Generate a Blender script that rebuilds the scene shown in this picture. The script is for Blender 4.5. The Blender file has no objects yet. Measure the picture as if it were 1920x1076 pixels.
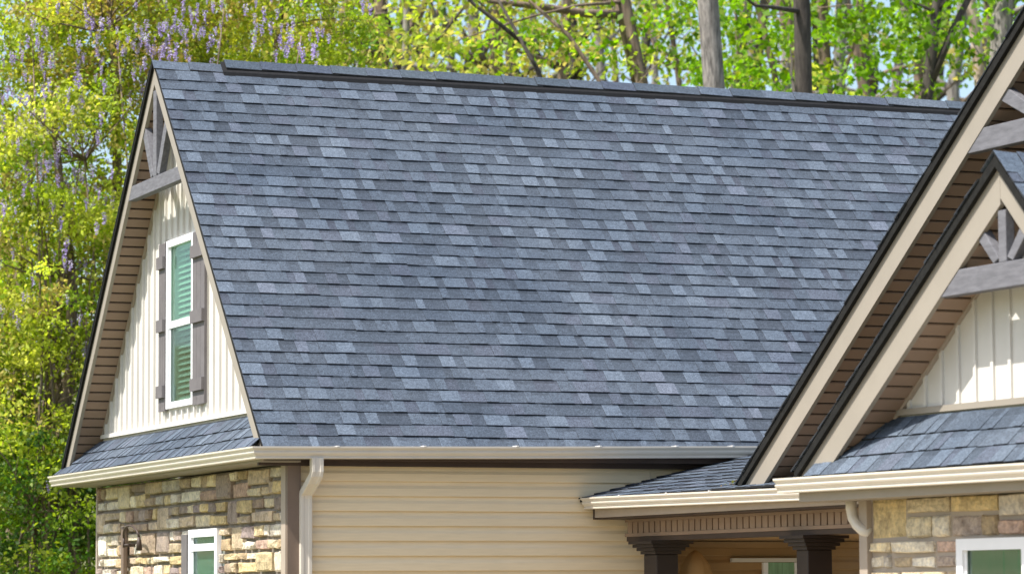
import bpy, math, random
import numpy as np
from mathutils import Vector, Matrix

# ------------------------------------------------------------------ camera, sky, sun, exposure
SC = bpy.context.scene
COL = SC.collection
Z0 = 2.8                                    # height of the main eave above the ground
CAM = np.array([-7.199, -22.891, Z0 - 1.092])
F_PX, YAW, PITCH, ROLL = 6208.8, 0.38069, 0.09248, -0.00588
_f = np.array([math.sin(YAW)*math.cos(PITCH), math.cos(YAW)*math.cos(PITCH), math.sin(PITCH)])
_r = np.array([math.cos(YAW), -math.sin(YAW), 0.0]); _u = np.cross(_r, _f)
_r2 = _r*math.cos(ROLL) + _u*math.sin(ROLL); _u2 = -_r*math.sin(ROLL) + _u*math.cos(ROLL)
cd = bpy.data.cameras.new('camera'); cam = bpy.data.objects.new('camera', cd); COL.objects.link(cam)
cam.matrix_world = Matrix(((_r2[0], _u2[0], -_f[0], CAM[0]), (_r2[1], _u2[1], -_f[1], CAM[1]),
                           (_r2[2], _u2[2], -_f[2], CAM[2]), (0, 0, 0, 1)))
cd.sensor_width = 36; cd.lens = 36*F_PX/1920; cd.clip_start = 0.5; cd.clip_end = 2000
cd.dof.use_dof = True; cd.dof.focus_distance = 24.5; cd.dof.aperture_fstop = 3.5
SC.camera = cam

SUN_DIR = Vector((-1.0, -0.18, 1.55)).normalized()
EL = math.asin(SUN_DIR.z); AZ = math.atan2(SUN_DIR.x, SUN_DIR.y)
world = bpy.data.worlds.new('World'); SC.world = world; world.use_nodes = True
wn = world.node_tree.nodes; wl = world.node_tree.links
bg = wn['Background']; sky = wn.new('ShaderNodeTexSky'); sky.sky_type = 'NISHITA'; sky.sun_disc = False
sky.sun_elevation = EL; sky.sun_rotation = AZ % (2*math.pi); sky.air_density = 1.0; sky.dust_density = 2.2
wl.new(sky.outputs[0], bg.inputs[0]); bg.inputs[1].default_value = 0.15
sd = bpy.data.lights.new('sun', 'SUN'); sun = bpy.data.objects.new('sun', sd); COL.objects.link(sun)
sd.energy = 5.0; sd.angle = math.radians(0.6); sd.color = (1.0, 0.95, 0.875)
sun.rotation_euler = SUN_DIR.to_track_quat('Z', 'Y').to_euler(); sun.location = (-30, -5, 40)
SC.view_settings.view_transform = 'Standard'; SC.view_settings.look = 'None'
SC.view_settings.exposure = 0.68; SC.view_settings.gamma = 1.0; SC.view_settings.use_curve_mapping = False
SC.cycles.max_bounces = 8; SC.cycles.transparent_max_bounces = 8
SC.cycles.use_denoising = True

R = random.Random(7)

# ------------------------------------------------------------------ materials
def new_mat(name):
    m = bpy.data.materials.new(name); m.use_nodes = True
    n = m.node_tree.nodes; return m, n, m.node_tree.links, n['Principled BSDF']
def noise(n, l, scale, detail=4, coord='Object', rough=.6):
    tc = n.new('ShaderNodeTexCoord'); t = n.new('ShaderNodeTexNoise')
    t.inputs['Scale'].default_value = scale; t.inputs['Detail'].default_value = detail
    t.inputs['Roughness'].default_value = rough
    l.new(tc.outputs[coord], t.inputs['Vector']); return t
def ramp(n, l, src, stops):
    r = n.new('ShaderNodeValToRGB'); e = r.color_ramp.elements
    e[0].position, e[0].color = stops[0][0], (*stops[0][1], 1)
    e[1].position, e[1].color = stops[-1][0], (*stops[-1][1], 1)
    for p, c in stops[1:-1]:
        x = e.new(p); x.color = (*c, 1)
    l.new(src, r.inputs[0]); return r
def mul(n, l, a, b, fac=1.0, mode='MULTIPLY'):
    m = n.new('ShaderNodeMix'); m.data_type = 'RGBA'; m.blend_type = mode
    m.inputs[0].default_value = fac; l.new(a, m.inputs[6])
    if hasattr(b, 'links'): l.new(b, m.inputs[7])
    else: m.inputs[7].default_value = (*b, 1)
    return m.outputs[2]
def bump(n, l, b, src, strength, dist=0.01):
    k = n.new('ShaderNodeBump'); k.inputs['Strength'].default_value = strength; k.inputs['Distance'].default_value = dist
    l.new(src, k.inputs['Height']); l.new(k.outputs[0], b.inputs['Normal'])
def paint(name, col, rough=.55, var=.12, scale=6, bmp=.05, spec=.3, streak=None, obj_var=0.0):
    m, n, l, b = new_mat(name)
    t = noise(n, l, scale, 6, 'Object')
    if streak:
        mp = n.new('ShaderNodeMapping'); mp.inputs['Scale'].default_value = streak
        l.new(t.inputs['Vector'].links[0].from_socket, mp.inputs[0]); l.new(mp.outputs[0], t.inputs['Vector'])
    lo = tuple(c*(1-var) for c in col); hi = tuple(min(1, c*(1+var)) for c in col)
    r = ramp(n, l, t.outputs[0], [(.3, lo), (.7, hi)])
    c = r.outputs[0]
    if obj_var:
        oi = n.new('ShaderNodeObjectInfo')
        r2 = ramp(n, l, oi.outputs['Random'], [(0, (1-obj_var,)*3), (1, (1+obj_var*.6,)*3)])
        c = mul(n, l, c, r2.outputs[0])
    l.new(c, b.inputs['Base Color']); b.inputs['Roughness'].default_value = rough
    b.inputs['Specular IOR Level'].default_value = spec
    if bmp:
        t2 = noise(n, l, scale*12, 3, 'Object'); bump(n, l, b, t2.outputs[0], bmp, .004)
    return m

def shingle_material():
    m, n, l, b = new_mat('slate_blue_asphalt_shingle')
    at = n.new('ShaderNodeAttribute'); at.attribute_name = 'tone'
    tc = n.new('ShaderNodeTexCoord')
    g = n.new('ShaderNodeTexNoise'); g.inputs['Scale'].default_value = 130; g.inputs['Detail'].default_value = 3
    g.inputs['Roughness'].default_value = .8
    geo = n.new('ShaderNodeNewGeometry'); l.new(geo.outputs['Position'], g.inputs['Vector'])
    gr = ramp(n, l, g.outputs[0], [(.30, (.42, .42, .42)), (.5, (1, 1, 1)), (.72, (1.75, 1.75, 1.75))])
    w = n.new('ShaderNodeTexNoise'); w.inputs['Scale'].default_value = 1.1; w.inputs['Detail'].default_value = 5
    l.new(geo.outputs['Position'], w.inputs['Vector'])
    wr = ramp(n, l, w.outputs[0], [(.3, (.80, .84, .88)), (.7, (1.12, 1.11, 1.09))])
    oi = n.new('ShaderNodeObjectInfo')
    orr = ramp(n, l, oi.outputs['Random'], [(0, (.9, .91, .92)), (1, (1.1, 1.08, 1.06))])
    sp = n.new('ShaderNodeTexNoise'); sp.inputs['Scale'].default_value = 42; sp.inputs['Detail'].default_value = 4; sp.inputs['Roughness'].default_value = .75
    l.new(geo.outputs['Position'], sp.inputs['Vector'])
    spr = ramp(n, l, sp.outputs[0], [(.32, (.70, .70, .71)), (.5, (1, 1, 1)), (.70, (1.34, 1.34, 1.33))])
    c = mul(n, l, at.outputs['Color'], gr.outputs[0]); c = mul(n, l, c, wr.outputs[0]); c = mul(n, l, c, orr.outputs[0]); c = mul(n, l, c, spr.outputs[0])
    l.new(c, b.inputs['Base Color']); b.inputs['Roughness'].default_value = .88
    b.inputs['Specular IOR Level'].default_value = .25
    bump(n, l, b, g.outputs[0], .5, .004)
    return m

def stone_material():
    m, n, l, b = new_mat('cut_ledge_stone')
    at = n.new('ShaderNodeAttribute'); at.attribute_name = 'tone'
    t = noise(n, l, 9, 8, 'Object', .7); t2 = noise(n, l, 34, 5, 'Object', .7)
    r = ramp(n, l, t.outputs[0], [(.3, (.55, .5, .48)), (.5, (1, 1, 1)), (.72, (1.35, 1.3, 1.2))])
    r2 = ramp(n, l, t2.outputs[0], [(.35, (.7, .7, .72)), (.6, (1.1, 1.1, 1.08))])
    c = mul(n, l, at.outputs['Color'], r.outputs[0]); c = mul(n, l, c, r2.outputs[0])
    l.new(c, b.inputs['Base Color']); b.inputs['Roughness'].default_value = .85
    bump(n, l, b, t2.outputs[0], 1.0, .02); return m

def bark_material(name, dark, light, scale=5):
    m, n, l, b = new_mat(name)
    t = noise(n, l, scale, 8, 'Object', .7)
    mp = n.new('ShaderNodeMapping'); mp.inputs['Scale'].default_value = (3.5, 3.5, .5)
    l.new(t.inputs['Vector'].links[0].from_socket, mp.inputs[0]); l.new(mp.outputs[0], t.inputs['Vector'])
    r = ramp(n, l, t.outputs[0], [(.32, dark), (.66, light)])
    l.new(r.outputs[0], b.inputs['Base Color']); b.inputs['Roughness'].default_value = .9
    bump(n, l, b, t.outputs[0], .8, .03); return m

def leaf_material(name, trans=.45):
    m, n, l, b = new_mat(name)
    at = n.new('ShaderNodeAttribute'); at.attribute_name = 'tone'
    l.new(at.outputs['Color'], b.inputs['Base Color']); b.inputs['Roughness'].default_value = .5
    b.inputs['Specular IOR Level'].default_value = .3
    tr = n.new('ShaderNodeBsdfTranslucent'); hs = n.new('ShaderNodeHueSaturation')
    hs.inputs['Value'].default_value = 1.75; hs.inputs['Saturation'].default_value = 1.1
    l.new(at.outputs['Color'], hs.inputs['Color']); l.new(hs.outputs[0], tr.inputs[0])
    mx = n.new('ShaderNodeMixShader'); mx.inputs[0].default_value = trans
    l.new(b.outputs[0], mx.inputs[1]); l.new(tr.outputs[0], mx.inputs[2])
    l.new(mx.outputs[0], n['Material Output'].inputs[0]); return m

def glass_material(name, tint, gloss=.14):
    m, n, l, b = new_mat(name)
    tr = n.new('ShaderNodeBsdfTransparent'); tr.inputs[0].default_value = (*tint, 1)
    gl = n.new('ShaderNodeBsdfGlossy'); gl.inputs['Roughness'].default_value = .03
    fr = n.new('ShaderNodeFresnel'); fr.inputs[0].default_value = 1.5
    ad = n.new('ShaderNodeMath'); ad.operation = 'MULTIPLY_ADD'; ad.inputs[1].default_value = .5; ad.inputs[2].default_value = gloss*.3
    l.new(fr.outputs[0], ad.inputs[0])
    mx = n.new('ShaderNodeMixShader'); l.new(ad.outputs[0], mx.inputs[0])
    l.new(tr.outputs[0], mx.inputs[1]); l.new(gl.outputs[0], mx.inputs[2])
    l.new(mx.outputs[0], n['Material Output'].inputs[0]); return m

M = {}
M['shingle'] = shingle_material()
M['felt'] = paint('dark_roof_felt_edge', (.008, .008, .007), .9, .5, 30, .4)
M['vent'] = paint('black_ridge_vent', (.012, .012, .013), .7, .3, 30, .2)
M['fascia'] = paint('tan_fascia_paint', (.28, .25, .207), .5, .05, 3, .03)
M['gutter'] = paint('cream_gutter_enamel', (.60, .555, .475), .32, .05, 4, .02, .5)
M['cream'] = paint('cream_vinyl_panel', (.60, .58, .535), .5, .05, 3, .03)
M['trim'] = paint('taupe_trim', (.36, .30, .24), .55, .08, 4, .03)
M['umber'] = paint('umber_corner_paint', (.17, .125, .095), .5, .1, 5, .05)
M['porch'] = paint('amber_porch_paint', (.33, .205, .09), .6, .08, 5, .04)  # warm porch shade put into the colour of siding and boards
M['pale_room'] = paint('pale_room', (.58, .66, .62), .9, .1)
M['column'] = paint('near_black_column_paint', (.032, .024, .021), .45, .15, 5, .05)
M['brown'] = paint('dark_brown_paint', (.060, .042, .034), .5, .15, 5, .05)
M['groove'] = paint('dark_soffit_channel', (.02, .014, .011), .8, .1, 5, 0)
M['soffit'] = paint('brown_vinyl_soffit', (.30, .21, .15), .5, .08, 5, .04, obj_var=.08)
M['siding'] = paint('sand_vinyl_siding', (.76, .63, .42), .5, .05, 5, .04, streak=(1, 12, 12), obj_var=.05)
M['white'] = paint('white_window_vinyl', (.80, .81, .83), .4, .03, 5, .02)
M['timber'] = paint('weathered_grey_timber', (.138, .138, .152), .75, .25, 7, .25, streak=(6, 1, 6))
M['shutter'] = paint('grey_brown_shutter_paint', (.14, .128, .13), .6, .12, 8, .1)
M['bolt'] = paint('dark_bolt', (.03, .03, .03), .5, .1)
M['stone'] = stone_material()
M['mortar'] = paint('grey_mortar', (.26, .23, .19), .95, .25, 20, .5)
M['spout'] = paint('cream_downspout', (.60, .555, .475), .35, .04, 5, .02, .5)
M['blind'] = paint('white_blind_slat', (.78, .80, .78), .5, .03)
M['glass_up'] = glass_material('green_tinted_glass', (.78, .97, .87))
M['glass_low'] = glass_material('dim_screened_glass', (.70, .84, .79))
M['interior'] = paint('dim_room', (.10, .11, .10), .9, .1)
M['curtain'] = paint('sage_curtain', (.22, .38, .24), .9, .25, 6, .2, streak=(14, 14, .6))  # reflected trees, painted as upright green streaks
M['flash'] = paint('white_flashing', (.75, .74, .72), .4, .05)
M['canvas'] = paint('tan_canvas', (.42, .26, .11), .8, .1)
M['grass'] = paint('lawn', (.10, .13, .04), .95, .4, 1.5, .6)
M['concrete'] = paint('warm_concrete_drive', (.32, .265, .19), .9, .1, 2, .2)
M['bark_grey'] = bark_material('grey_bark', (.05, .045, .042), (.36, .33, .30), 7)
M['bark_dark'] = bark_material('dark_bark', (.02, .016, .014), (.10, .085, .07))
M['bark_brown'] = bark_material('brown_bark', (.07, .05, .035), (.28, .21, .15))
M['bark_pale'] = bark_material('pale_tan_bark', (.22, .15, .10), (.62, .52, .42), 3)
M['leaf'] = leaf_material('spring_leaf', .5)
M['petal'] = leaf_material('wisteria_petal', .35)

# ------------------------------------------------------------------ mesh helpers
def link(o, parent=None):
    COL.objects.link(o)
    if parent: o.parent = parent
    return o
def mesh_data(name, V, Fc, mat, smooth=False):
    me = bpy.data.meshes.new(name); me.from_pydata([tuple(v) for v in V], [], Fc); me.materials.append(mat)
    if smooth: me.polygons.foreach_set('use_smooth', [True]*len(me.polygons))
    me.update(); return me
def tone(me, cols):
    a = me.color_attributes.new('tone', 'FLOAT_COLOR', 'CORNER'); out = []
    for p, c in zip(me.polygons, cols): out += [c[0], c[1], c[2], 1.0]*p.loop_total
    a.data.foreach_set('color', out)
def obj(name, V, Fc, mat, parent=None, smooth=False, bevel=0):
    o = bpy.data.objects.new(name, mesh_data(name, V, Fc, mat, smooth)); link(o, parent)
    if bevel:
        b = o.modifiers.new('bevel', 'BEVEL'); b.width = bevel; b.segments = 2; b.limit_method = 'ANGLE'
    return o
def inst(name, me, mw, parent):
    o = bpy.data.objects.new(name, me); link(o, parent); o.matrix_basis = mw; return o
class MB:
    def __init__(s): s.V = []; s.F = []
    def box(s, a, b, fr=None):
        i = len(s.V); P = [(x, y, z) for x in (a[0], b[0]) for y in (a[1], b[1]) for z in (a[2], b[2])]
        s.V += [fr(*p) if fr else p for p in P]
        flip = ((b[0]-a[0])*(b[1]-a[1])*(b[2]-a[2])) < 0
        for q in ((0,1,3,2), (4,6,7,5), (0,4,5,1), (2,3,7,6), (0,2,6,4), (1,5,7,3)):
            q = tuple(i+k for k in q); s.F.append(q[::-1] if flip else q)
        return s
    def prism(s, poly, vec):          # poly: 3d points, extruded by vec
        i = len(s.V); n = len(poly); vec = Vector(vec)
        s.V += [tuple(p) for p in poly] + [tuple(Vector(p)+vec) for p in poly]
        s.F.append(tuple(i+k for k in range(n))[::-1]); s.F.append(tuple(i+n+k for k in range(n)))
        for k in range(n):
            k2 = (k+1) % n; s.F.append((i+k, i+k2, i+n+k2, i+n+k))
        return s
    def loft(s, rings, closed=True, caps=True):
        i = len(s.V); n = len(rings[0])
        for r in rings: s.V += [tuple(p) for p in r]
        for a in range(len(rings)-1):
            for k in range(n if closed else n-1):
                k2 = (k+1) % n; s.F.append((i+a*n+k, i+a*n+k2, i+(a+1)*n+k2, i+(a+1)*n+k))
        if caps:
            s.F.append(tuple(i+k for k in range(n))[::-1]); s.F.append(tuple(i+(len(rings)-1)*n+k for k in range(n)))
        return s
    def tube(s, pts, rad, n=8):
        rings = []; up = Vector((.13, .9, .2))
        for k, p in enumerate(pts):
            a = Vector(pts[max(0, k-1)]); b = Vector(pts[min(len(pts)-1, k+1)]); d = (b-a).normalized()
            s1 = d.cross(up).normalized(); s2 = d.cross(s1)
            rings.append([Vector(p)+(s1*math.cos(t)+s2*math.sin(t))*rad[k] for t in (2*math.pi*j/n for j in range(n))])
        return s.loft(rings)
    def build(s, name, mat, parent=None, smooth=False, bevel=0): return obj(name, s.V, s.F, mat, parent, smooth, bevel)

def W(x, y, z): return (x, y, z+Z0)                      # main house frame
PHI = math.radians(3); GX, GY = 1.654, -4.970
def T(x, u, z):                                          # porch wing frame: x away from its gable face, u to the back
    return (GX + math.cos(PHI)*x - math.sin(PHI)*u, GY + math.sin(PHI)*x + math.cos(PHI)*u, z+Z0)

# ------------------------------------------------------------------ ground
def ground_z(x, y):
    t = max(0.0, y-9.0); return 0.085*t*(t/(t+8)) if t else 0.0
def make_ground():
    xs = [-700, -300, -120, -60, -40, -30, -20, -10, 0, 10, 20, 30, 40, 55, 75, 120, 300, 700]
    ys = [-700, -300, -100, -40, -20, -8, 0, 5, 9, 12, 15, 18, 22, 27, 33, 40, 50, 62, 80, 110, 160, 300, 700]
    V = [(x, y, ground_z(x, y)) for y in ys for x in xs]; n = len(xs)
    Fc = [(j*n+i, j*n+i+1, (j+1)*n+i+1, (j+1)*n+i) for j in range(len(ys)-1) for i in range(n-1)]
    m, nn, l, b = new_mat('lawn_and_leaf_litter')
    t = noise(nn, l, .35, 8, 'Object', .7); r = ramp(nn, l, t.outputs[0], [(.35, (.07, .11, .025)), (.55, (.16, .15, .06)), (.75, (.30, .23, .14))])
    l.new(r.outputs[0], b.inputs['Base Color']); b.inputs['Roughness'].default_value = .95
    g = obj('ground', V, Fc, m, None, True); g['kind'] = 'structure'
make_ground()
d = MB().box((-3.5, -24, 0.004), (12, -.1, .012)).build('driveway', M['concrete']); d['kind'] = 'structure'  # unseen sheet added to throw warm bounce onto the front walls

# ------------------------------------------------------------------ the house
house = bpy.data.objects.new('house', None); link(house); house.location = (0, 0, 0)
house['label'] = 'cream house with steep blue-grey shingled roof, timber-trussed gables and stone base'
house['category'] = 'house'

# ---- shingles: one strip of laminated asphalt shingle with raised tabs
TONES = [(.056, .070, .092), (.062, .078, .102), (.069, .087, .114), (.077, .097, .127), (.088, .111, .144), (.104, .130, .167)]
def strip_mesh(seed, length, e, purple=.15, widths=(.06, .09, .11, .13, .15, .18), relief=.0045):
    rr = random.Random(seed); cuts = [0.0]
    while cuts[-1] < length-.09: cuts.append(min(length, cuts[-1]+rr.choice(widths)*rr.uniform(.85, 1.15)))
    if length-cuts[-1] > 1e-6: cuts[-1] = length
    if len(cuts) < 2: cuts = [0, length]
    V = []; idx = {}; Fc = []; cols = []
    def v(x, y, z):
        k = (round(x, 5), round(y, 5), round(z, 5))
        if k not in idx: idx[k] = len(V); V.append(k)
        return idx[k]
    Y1 = e+.03; hi = rr.random() < .5; prev = None; base = .0100; x0s = []
    for a, b in zip(cuts[:-1], cuts[1:]):
        h = base+(relief if hi else 0); hb = .0015+(.0005 if hi else 0)
        if hi: c = rr.choice(TONES[2:5] + TONES[2:6])
        else: c = rr.choice(TONES[:3] + TONES[1:4])
        k = rr.uniform(.93, 1.07); tint = rr.random()
        c = [c[0]*k*(1.05 if tint < purple else 1), c[1]*k*(.985 if tint < purple else 1), c[2]*k]
        if hi: Fc.append((v(a,0,h), v(b,0,h), v(b,Y1,hb), v(a,Y1,hb))); cols.append(c)
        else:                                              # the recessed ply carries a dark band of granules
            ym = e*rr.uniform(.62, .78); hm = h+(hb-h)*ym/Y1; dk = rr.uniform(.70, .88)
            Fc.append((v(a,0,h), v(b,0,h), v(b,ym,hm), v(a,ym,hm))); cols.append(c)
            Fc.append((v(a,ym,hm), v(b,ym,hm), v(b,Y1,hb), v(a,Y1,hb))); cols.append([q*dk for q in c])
        Fc.append((v(a,0,0), v(b,0,0), v(b,0,h), v(a,0,h))); cols.append([.02, .022, .025])
        if prev is not None and abs(prev[0]-h) > 1e-6:
            q = (v(a,0,prev[0]), v(a,0,h), v(a,Y1,hb), v(a,Y1,prev[1])); Fc.append(q if h > prev[0] else q); cols.append([.03, .034, .04])
        if prev is None: Fc.append((v(a,0,0), v(a,0,h), v(a,Y1,hb))); cols.append([.03, .034, .04])
        prev = (h, hb); hi = (not hi) if rr.random() < .85 else hi
    Fc.append((v(length,0,prev[0]), v(length,0,0), v(length,Y1,prev[1]))); cols.append([.03, .034, .04])
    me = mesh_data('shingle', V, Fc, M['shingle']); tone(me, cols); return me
_strips = {}
def strip(length, e, k, narrow=False):
    key = (round(length, 2), e, k, narrow)
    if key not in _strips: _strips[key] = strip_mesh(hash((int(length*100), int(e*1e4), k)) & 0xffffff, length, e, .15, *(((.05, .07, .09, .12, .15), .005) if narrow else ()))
    return _strips[key]
def lay_shingles(parent, origin, along, up, e, courses, x_start, x_end, lift=.0, seed=1, narrow=False):
    """origin: eave start; along/up unit vectors; x_start/x_end: functions of course number."""
    rr = random.Random(seed); A = Vector(along).normalized(); U = Vector(up).normalized(); N = A.cross(U)
    offs = (0, .4, .8, .2, .6)
    for i in range(courses):
        x = x_start(i); end = x_end(i); first = round(1-offs[i % 5], 2); L = first
        while x < end-.02:
            l = min(L, end-x)
            if l < L-.001: l = max(.1, round(l, 1))
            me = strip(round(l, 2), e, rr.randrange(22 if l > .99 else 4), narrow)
            p = Vector(origin)+A*x+U*(i*e+rr.gauss(0, .0022)+.0035*math.sin(x*1.1+i*.45))+N*(lift+rr.uniform(0, .0015))
            a2 = (A+U*rr.gauss(0, .0022)).normalized(); u2 = N.cross(a2).normalized()
            inst('shingle', me, Matrix(((a2.x, u2.x, N.x, p.x), (a2.y, u2.y, N.y, p.y), (a2.z, u2.z, N.z, p.z), (0, 0, 0, 1))), parent)
            x += l; L = 1.0

# ---- main roof
WID, RISE = 2.885, 3.183; KM = RISE/WID; SL = math.hypot(WID, RISE)
XR = 9.6; OV = -.022
UPM = Vector((0, WID, RISE)).normalized(); NM = Vector((1, 0, 0)).cross(UPM)
def slab(poly_pts, th, name, mat, nrm):
    mb = MB(); mb.prism(poly_pts, Vector(nrm)*th); return mb.build(name, mat, house)
mb = MB()
prof = [(WID, RISE), (2*WID+.03, -.03), (2*WID+.03, .012), (WID, RISE+.033)]
mb.prism([W(OV, y, z) for y, z in prof], (XR-OV, 0, 0))
prof = [(-.03, -.036), (WID, RISE), (WID, RISE+.033), (-.03, -.006)]
mb.prism([W(-.003, y, z) for y, z in prof], (XR, 0, 0))
main_roof = mb.build('main_roof', M['felt'], house)
EXP = SL/34
orgM = Vector(W(0, -.055, -.055*KM+.018))+NM*.014
lay_shingles(main_roof, orgM, (1, 0, 0), UPM, EXP, 34, lambda i: -.004,
             lambda i: 4.9+3.6*(i/33), 0.0, 3)
# shingled edge of the far slope, seen as a dark ragged line along the rake
UPB = Vector((0, -WID, RISE)).normalized(); NB = UPB.cross(Vector((1, 0, 0)))*1
for i in range(34):
    p = Vector(W(OV-.006, 2*WID+.05, -.05*KM+.02)) + UPB*(i*EXP) + Vector((0, UPB.z, -UPB.y))*.012
    a = Vector((1, 0, 0)); n_ = Vector((0, -UPB.z*-1, 0))
    nrm = Vector((0, RISE, WID)).normalized()
    me = strip(.4, EXP, i % 4)
    q = p + a*.4
    A2 = -a
    inst('shingle', me, Matrix(((A2.x, UPB.x, nrm.x, q.x), (A2.y, UPB.y, nrm.y, q.y), (A2.z, UPB.z, nrm.z, q.z), (0, 0, 0, 1))), main_roof)
# ridge vent and caps
mb = MB(); pv = [(WID-.095, RISE-.095*KM+.030), (WID, RISE+.035), (WID+.095, RISE-.095*KM+.030), (WID+.085, RISE-.085*KM+.073), (WID, RISE+.075), (WID-.085, RISE-.085*KM+.073)]
mb.prism([W(.56, y, z) for y, z in pv], (8.6, 0, 0)).build('ridge_vent', M['vent'], main_roof)
def cap_mesh(seed, L=.36, w=.068, th=.010):
    rr = random.Random(seed); c = [k*rr.uniform(.97, 1.04) for k in rr.choice(TONES[2:5])]
    P = [(-w, -w*KM), (0, 0), (w, -w*KM)]; V = []
    for x, dz in ((0, .008), (L, 0.0)):
        for y, z in P: V.append((x, y, z+dz))
        for y, z in P: V.append((x, y, z+dz-th))
    Fc = [(0, 1, 7, 6), (1, 2, 8, 7), (3, 9, 10, 4), (4, 10, 11, 5), (0, 3, 4, 1), (1, 4, 5, 2), (6, 7, 10, 9), (7, 8, 11, 10), (0, 6, 9, 3), (2, 5, 11, 8)]
    me = mesh_data('ridge_cap', V, [f[::-1] for f in Fc], M['shingle']); tone(me, [c]*4+[[.02]*3]*6); return me
caps = [cap_mesh(k) for k in range(7)]
x = -.022; k = 0
while x < 8.9:
    raised = x > .52
    z = RISE+.050+(.038 if raised else 0)+R.gauss(0, .0015)
    inst('ridge_cap', caps[R.randrange(7)], Matrix.Translation(W(x, WID, z)) @ Matrix.Rotation(R.gauss(0, .006), 4, 'Y'), main_roof)
    x += .305

# ---- left gable: fascia, soffit, wall, battens
FV = .14                                                # fascia height measured vertically
def fascia(name, fr, x0, x1, a, b, fv, top=0.0, parent=house, mat='fascia'):
    (ua, za), (ub, zb) = a, b
    poly = [fr(x0, ua, za+top), fr(x0, ub, zb+top), fr(x0, ub, zb-fv), fr(x0, ua+(ub-ua)*fv/(zb-za), za)]
    e = Vector(fr(x1, ua, za))-Vector(fr(x0, ua, za))
    return MB().prism(poly, e).build(name, M[mat], parent)
fascia('rake_fascia', W, 0, .03, (0.0, 0.0), (WID, RISE), FV)
fascia('rake_fascia', W, 0.0015, .0315, (2*WID, 0.0), (WID, RISE), FV)
XW = .245
def rake_soffit(name, fr, x0, x1, a, b, step, parent=house, skip=0.0):
    (ua, za), (ub, zb) = a, b; L = math.hypot(ub-ua, zb-za)
    d = ((ub-ua)/L, (zb-za)/L); nn = (d[1], -d[0]) if d[0]*d[1] > 0 or True else d
    if nn[1] > 0: nn = (-nn[0], -nn[1])                  # pointing down out of the soffit
    back = MB().prism([fr(x0, ua-nn[0]*.004, za-nn[1]*.004), fr(x0, ub-nn[0]*.004, zb-nn[1]*.004), fr(x0, ub-nn[0]*.016, zb-nn[1]*.016), fr(x0, ua-nn[0]*.016, za-nn[1]*.016)],
                      Vector(fr(x1, 0, 0))-Vector(fr(x0, 0, 0))).build(name, M['groove'], parent)
    w = step-.016; o = Vector(fr(x0, ua, za)); ex = Vector(fr(x0+1, 0, 0))-Vector(fr(x0, 0, 0))
    ed = Vector(fr(0, d[0], d[1]))-Vector(fr(0, 0, 0)); en = Vector(fr(0, nn[0], nn[1]))-Vector(fr(0, 0, 0))
    lx = x1-x0
    V = [(0,0,0), (lx,0,0), (lx,w,0), (0,w,0), (0,.003,.009), (lx,.003,.009), (lx,w-.003,.009), (0,w-.003,.009)]
    Fc = [(3,2,1,0), (4,5,6,7), (0,1,5,4), (1,2,6,5), (2,3,7,6), (3,0,4,7)]
    if ex.cross(ed).dot(en) < 0: Fc = [f[::-1] for f in Fc]
    me = mesh_data('soffit_panel', V, Fc, M['soffit'])
    s = skip
    while s+step < L:
        p = o+ed*s
        inst('soffit_panel', me, Matrix(((ex.x, ed.x, en.x, p.x), (ex.y, ed.y, en.y, p.y), (ex.z, ed.z, en.z, p.z), (0, 0, 0, 1))), back)
        s += step
    return back
SO = FV-.035
rake_soffit('rake_soffit', W, .032, XW+.01, (2*WID-.12, .12*KM-SO), (WID+.02, RISE-.02*KM-SO), .098)
rake_soffit('rake_soffit', W, .032, XW+.01, (.12, .12*KM-SO), (WID-.02, RISE-.02*KM-SO), .098)
# gable wall in four pieces round the window opening
WY0, WY1, WZ0, WZ1 = 2.57, 3.24, .49, 1.76               # opening
zt = lambda y: (y if y < WID else 2*WID-y)*KM-SO+.01
mb = MB(); TH = (.12, 0, 0); yb = .20
xw = XW+.012
mb.prism([W(xw, .14, .1), W(xw, WY0, .1), W(xw, WY0, zt(WY0)), W(xw, .14, zt(.14))], TH)
mb.prism([W(xw, WY1, .1), W(xw, 2*WID-.14, .1), W(xw, 2*WID-.14, zt(.14)), W(xw, WY1, zt(WY1))], TH)
mb.prism([W(xw, WY0, .1), W(xw, WY1, .1), W(xw, WY1, WZ0), W(xw, WY0, WZ0)], TH)
mb.prism([W(xw, WY0, WZ1), W(xw, WY1, WZ1), W(xw, WY1, zt(WY1)), W(xw, WID, zt(WID)), W(xw, WY0, zt(WY0))], TH)
gable_wall = mb.build('gable_wall', M['cream'], house)
y = .30
while y < 2*WID-.25:
    z1 = min(zt(y-.022), zt(y+.022))-.004; z0 = .318
    segs = [(z0, z1)]
    if 2.5 < y < 3.32: segs = [(z0, WZ0-.075), (WZ1+.075, z1)]
    for a, b in segs:
        if b-a > .03: MB().box(W(XW-.008, y-.015, a), W(xw, y+.015, b)).build('batten', M['cream'], gable_wall, False)
    y += .172
MB().box(W(XW-.018, .36, .283), W(xw, 5.42, .318)).build('base_trim', M['cream'], gable_wall)
# rake trim strip where the soffit meets the wall
for ya, yb2 in ((.4, WID), (2*WID-.4, WID)):
    MB().prism([W(XW-.014, ya, zt(ya)-.012), W(XW-.014, yb2, zt(yb2)-.012), W(XW-.014, yb2, zt(yb2)-.045), W(XW-.014, ya, zt(ya)-.045)], (.024, 0, 0)).build('rake_trim', M['trim'], gable_wall)

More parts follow.
